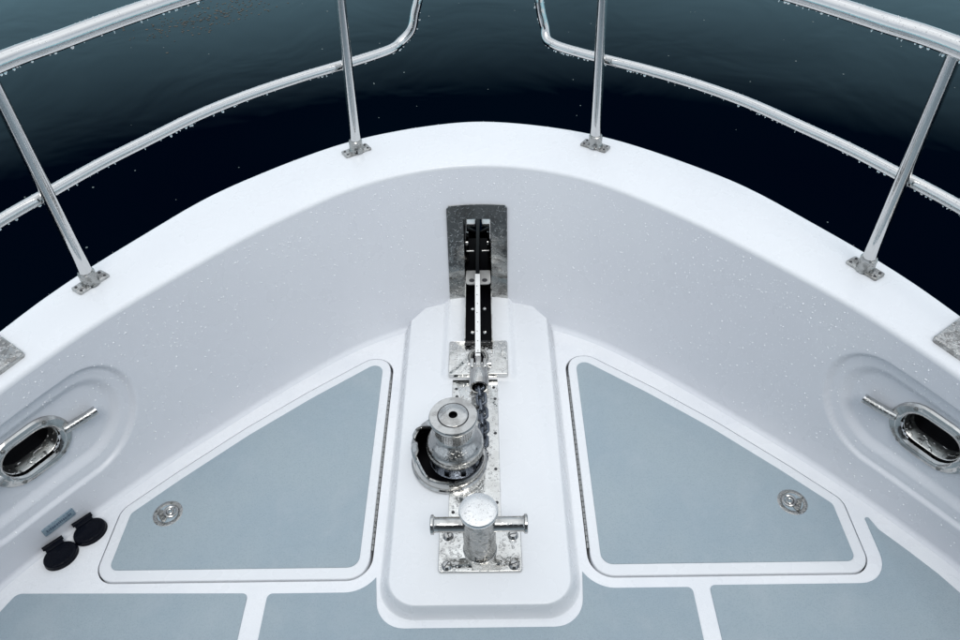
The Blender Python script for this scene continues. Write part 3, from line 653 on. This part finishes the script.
# ------------------------------------------------------------------ raindrops on gelcoat and steel
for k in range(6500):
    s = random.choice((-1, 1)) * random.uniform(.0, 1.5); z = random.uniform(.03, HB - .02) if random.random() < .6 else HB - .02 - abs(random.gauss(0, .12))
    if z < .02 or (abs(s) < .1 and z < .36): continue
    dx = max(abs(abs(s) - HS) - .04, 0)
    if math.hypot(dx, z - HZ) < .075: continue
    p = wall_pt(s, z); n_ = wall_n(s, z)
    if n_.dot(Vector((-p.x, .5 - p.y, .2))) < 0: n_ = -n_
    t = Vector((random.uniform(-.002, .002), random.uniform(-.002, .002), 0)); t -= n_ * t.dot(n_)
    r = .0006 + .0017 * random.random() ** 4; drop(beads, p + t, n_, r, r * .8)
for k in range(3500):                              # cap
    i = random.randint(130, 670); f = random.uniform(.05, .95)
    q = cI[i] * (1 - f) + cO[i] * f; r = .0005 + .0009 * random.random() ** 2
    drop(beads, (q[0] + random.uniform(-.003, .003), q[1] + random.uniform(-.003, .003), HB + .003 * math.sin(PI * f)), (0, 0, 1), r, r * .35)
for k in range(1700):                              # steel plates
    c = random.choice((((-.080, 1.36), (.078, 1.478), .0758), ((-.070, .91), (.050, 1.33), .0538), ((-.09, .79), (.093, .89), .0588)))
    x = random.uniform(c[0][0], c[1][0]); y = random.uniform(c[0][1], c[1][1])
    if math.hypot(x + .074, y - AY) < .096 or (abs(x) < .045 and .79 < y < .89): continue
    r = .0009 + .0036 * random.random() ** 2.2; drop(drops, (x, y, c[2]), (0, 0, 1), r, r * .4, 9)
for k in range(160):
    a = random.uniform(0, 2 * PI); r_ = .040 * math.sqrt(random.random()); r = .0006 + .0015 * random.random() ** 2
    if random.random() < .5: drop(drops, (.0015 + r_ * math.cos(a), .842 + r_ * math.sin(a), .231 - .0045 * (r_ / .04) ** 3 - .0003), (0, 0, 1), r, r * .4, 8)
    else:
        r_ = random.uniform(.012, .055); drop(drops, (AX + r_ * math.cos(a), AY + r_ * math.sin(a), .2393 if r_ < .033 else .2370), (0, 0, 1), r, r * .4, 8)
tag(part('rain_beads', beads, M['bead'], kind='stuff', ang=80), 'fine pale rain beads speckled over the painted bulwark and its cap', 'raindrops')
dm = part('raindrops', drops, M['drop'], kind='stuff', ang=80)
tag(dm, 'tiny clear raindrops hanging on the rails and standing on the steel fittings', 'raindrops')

# ------------------------------------------------------------------ unseen cabin front behind the camera, added for dark reflections in the steel
wh = thing('wheelhouse', (0, -1.6, 0), 'dark grey wheelhouse front with tinted windows behind the foredeck', 'wheelhouse')
part('front_wall', MB().box((-1.25, -2.4, 0), (1.25, -1.0, .95), None, .03), M['cabin'], wh)
part('roof', MB().box((-1.3, -2.6, 2.15), (1.3, -.9, 2.24), None, .03), M['gelcoat'], wh)
for x0, x1 in ((-1.22, -.43), (-.38, .38), (.43, 1.22)): part('window', MB().box((x0, -1.12, .96), (x1, -1.06, 2.14), None, .01), M['glass'], wh)
for x in (-1.23, -.405, .405, 1.23): part('window_post', MB().box((x - .022, -1.16, .951), (x + .022, -1.03, 2.149), None, .006), M['cabin'], wh)
part('cabin_side', MB().box((-1.25, -2.58, .955), (1.25, -2.50, 2.149), None, .004), M['cabin'], wh)

# ------------------------------------------------------------------ water
def water_mat():
    m = bpy.data.materials.new('dark_harbour_water'); m.use_nodes = True; t = m.node_tree; t.nodes.clear()
    def N(k, **kw):
        n = t.nodes.new(k)
        for a, v in kw.items(): n.inputs[a].default_value = v
        return n
    L = t.links.new
    co = N('ShaderNodeTexCoord'); n = N('ShaderNodeTexNoise', Scale=.9, Detail=3, Distortion=.5); L(co.outputs['Object'], n.inputs['Vector'])
    bn = N('ShaderNodeBump', Strength=.2, Distance=.03); L(n.outputs['Fac'], bn.inputs['Height'])
    n2 = N('ShaderNodeTexNoise', Scale=11, Detail=2); L(co.outputs['Object'], n2.inputs['Vector'])
    b2 = N('ShaderNodeBump', Strength=.08, Distance=.003); L(n2.outputs['Fac'], b2.inputs['Height']); L(bn.outputs[0], b2.inputs['Normal'])
    n3 = N('ShaderNodeTexNoise', Scale=.35, Detail=2); L(co.outputs['Object'], n3.inputs['Vector'])
    mc = N('ShaderNodeMix'); mc.data_type = 'RGBA'; L(n3.outputs['Fac'], mc.inputs[0]); mc.inputs[6].default_value = (.0001, .0003, .0036, 1); mc.inputs[7].default_value = (.0002, .0030, .0062, 1)
    df = N('ShaderNodeBsdfDiffuse'); L(mc.outputs[2], df.inputs['Color'])
    gl = N('ShaderNodeBsdfGlossy', Roughness=.04); gl.inputs['Color'].default_value = (.56, .89, .98, 1); L(b2.outputs[0], gl.inputs['Normal'])
    fr = N('ShaderNodeFresnel', IOR=1.33); L(bn.outputs[0], fr.inputs['Normal'])
    mr = N('ShaderNodeMapRange'); L(fr.outputs[0], mr.inputs[0])
    for i, v in enumerate((.073, .55, .0, .98)): mr.inputs[i + 1].default_value = v
    mx = N('ShaderNodeMixShader'); L(mr.outputs[0], mx.inputs[0]); L(df.outputs[0], mx.inputs[1]); L(gl.outputs[0], mx.inputs[2])
    o = N('ShaderNodeOutputMaterial'); L(mx.outputs[0], o.inputs[0])
    return m
M['water'] = water_mat()
ZW = -1.45
part('water', MB().add([(-600, -600, ZW), (600, -600, ZW), (600, 600, ZW), (-600, 600, ZW)], [(0, 1, 2, 3)]), M['water'], kind='structure')
db = MB()
for k in range(260):
    f = random.random(); x = -3.25 + .8 * f + random.gauss(0, .20); y = 7.35 + .75 * f + random.gauss(0, .16)
    r = random.uniform(.004, .017); a0 = random.uniform(0, 6)
    o = [(x + r * random.uniform(.5, 1.2) * math.cos(a0 + a), y + r * random.uniform(.3, .9) * math.sin(a0 + a)) for a in np.linspace(0, 2 * PI, 7)[:-1]]
    if not is_ccw(o): o = o[::-1]
    db.prism(o, ZW - .002, ZW + .003)
tag(part('floating_debris', db, M['debris'], kind='stuff'), 'scattered brown leaf bits floating on the dark water', 'debris')
fm_ = MB()
for k in range(90):
    x = random.uniform(-4.5, 4.5); y = random.uniform(2.5, 9); r = random.uniform(.003, .009)
    fm_.lathe([(r, ZW - .001), (r * .8, ZW + r * .25), (.0003, ZW + r * .35)], 8, Tr(x, y, 0), capt=False)
tag(part('floating_specks', fm_, M['foam'], kind='stuff'), 'pale specks of foam floating on the water beyond the bow', 'foam')
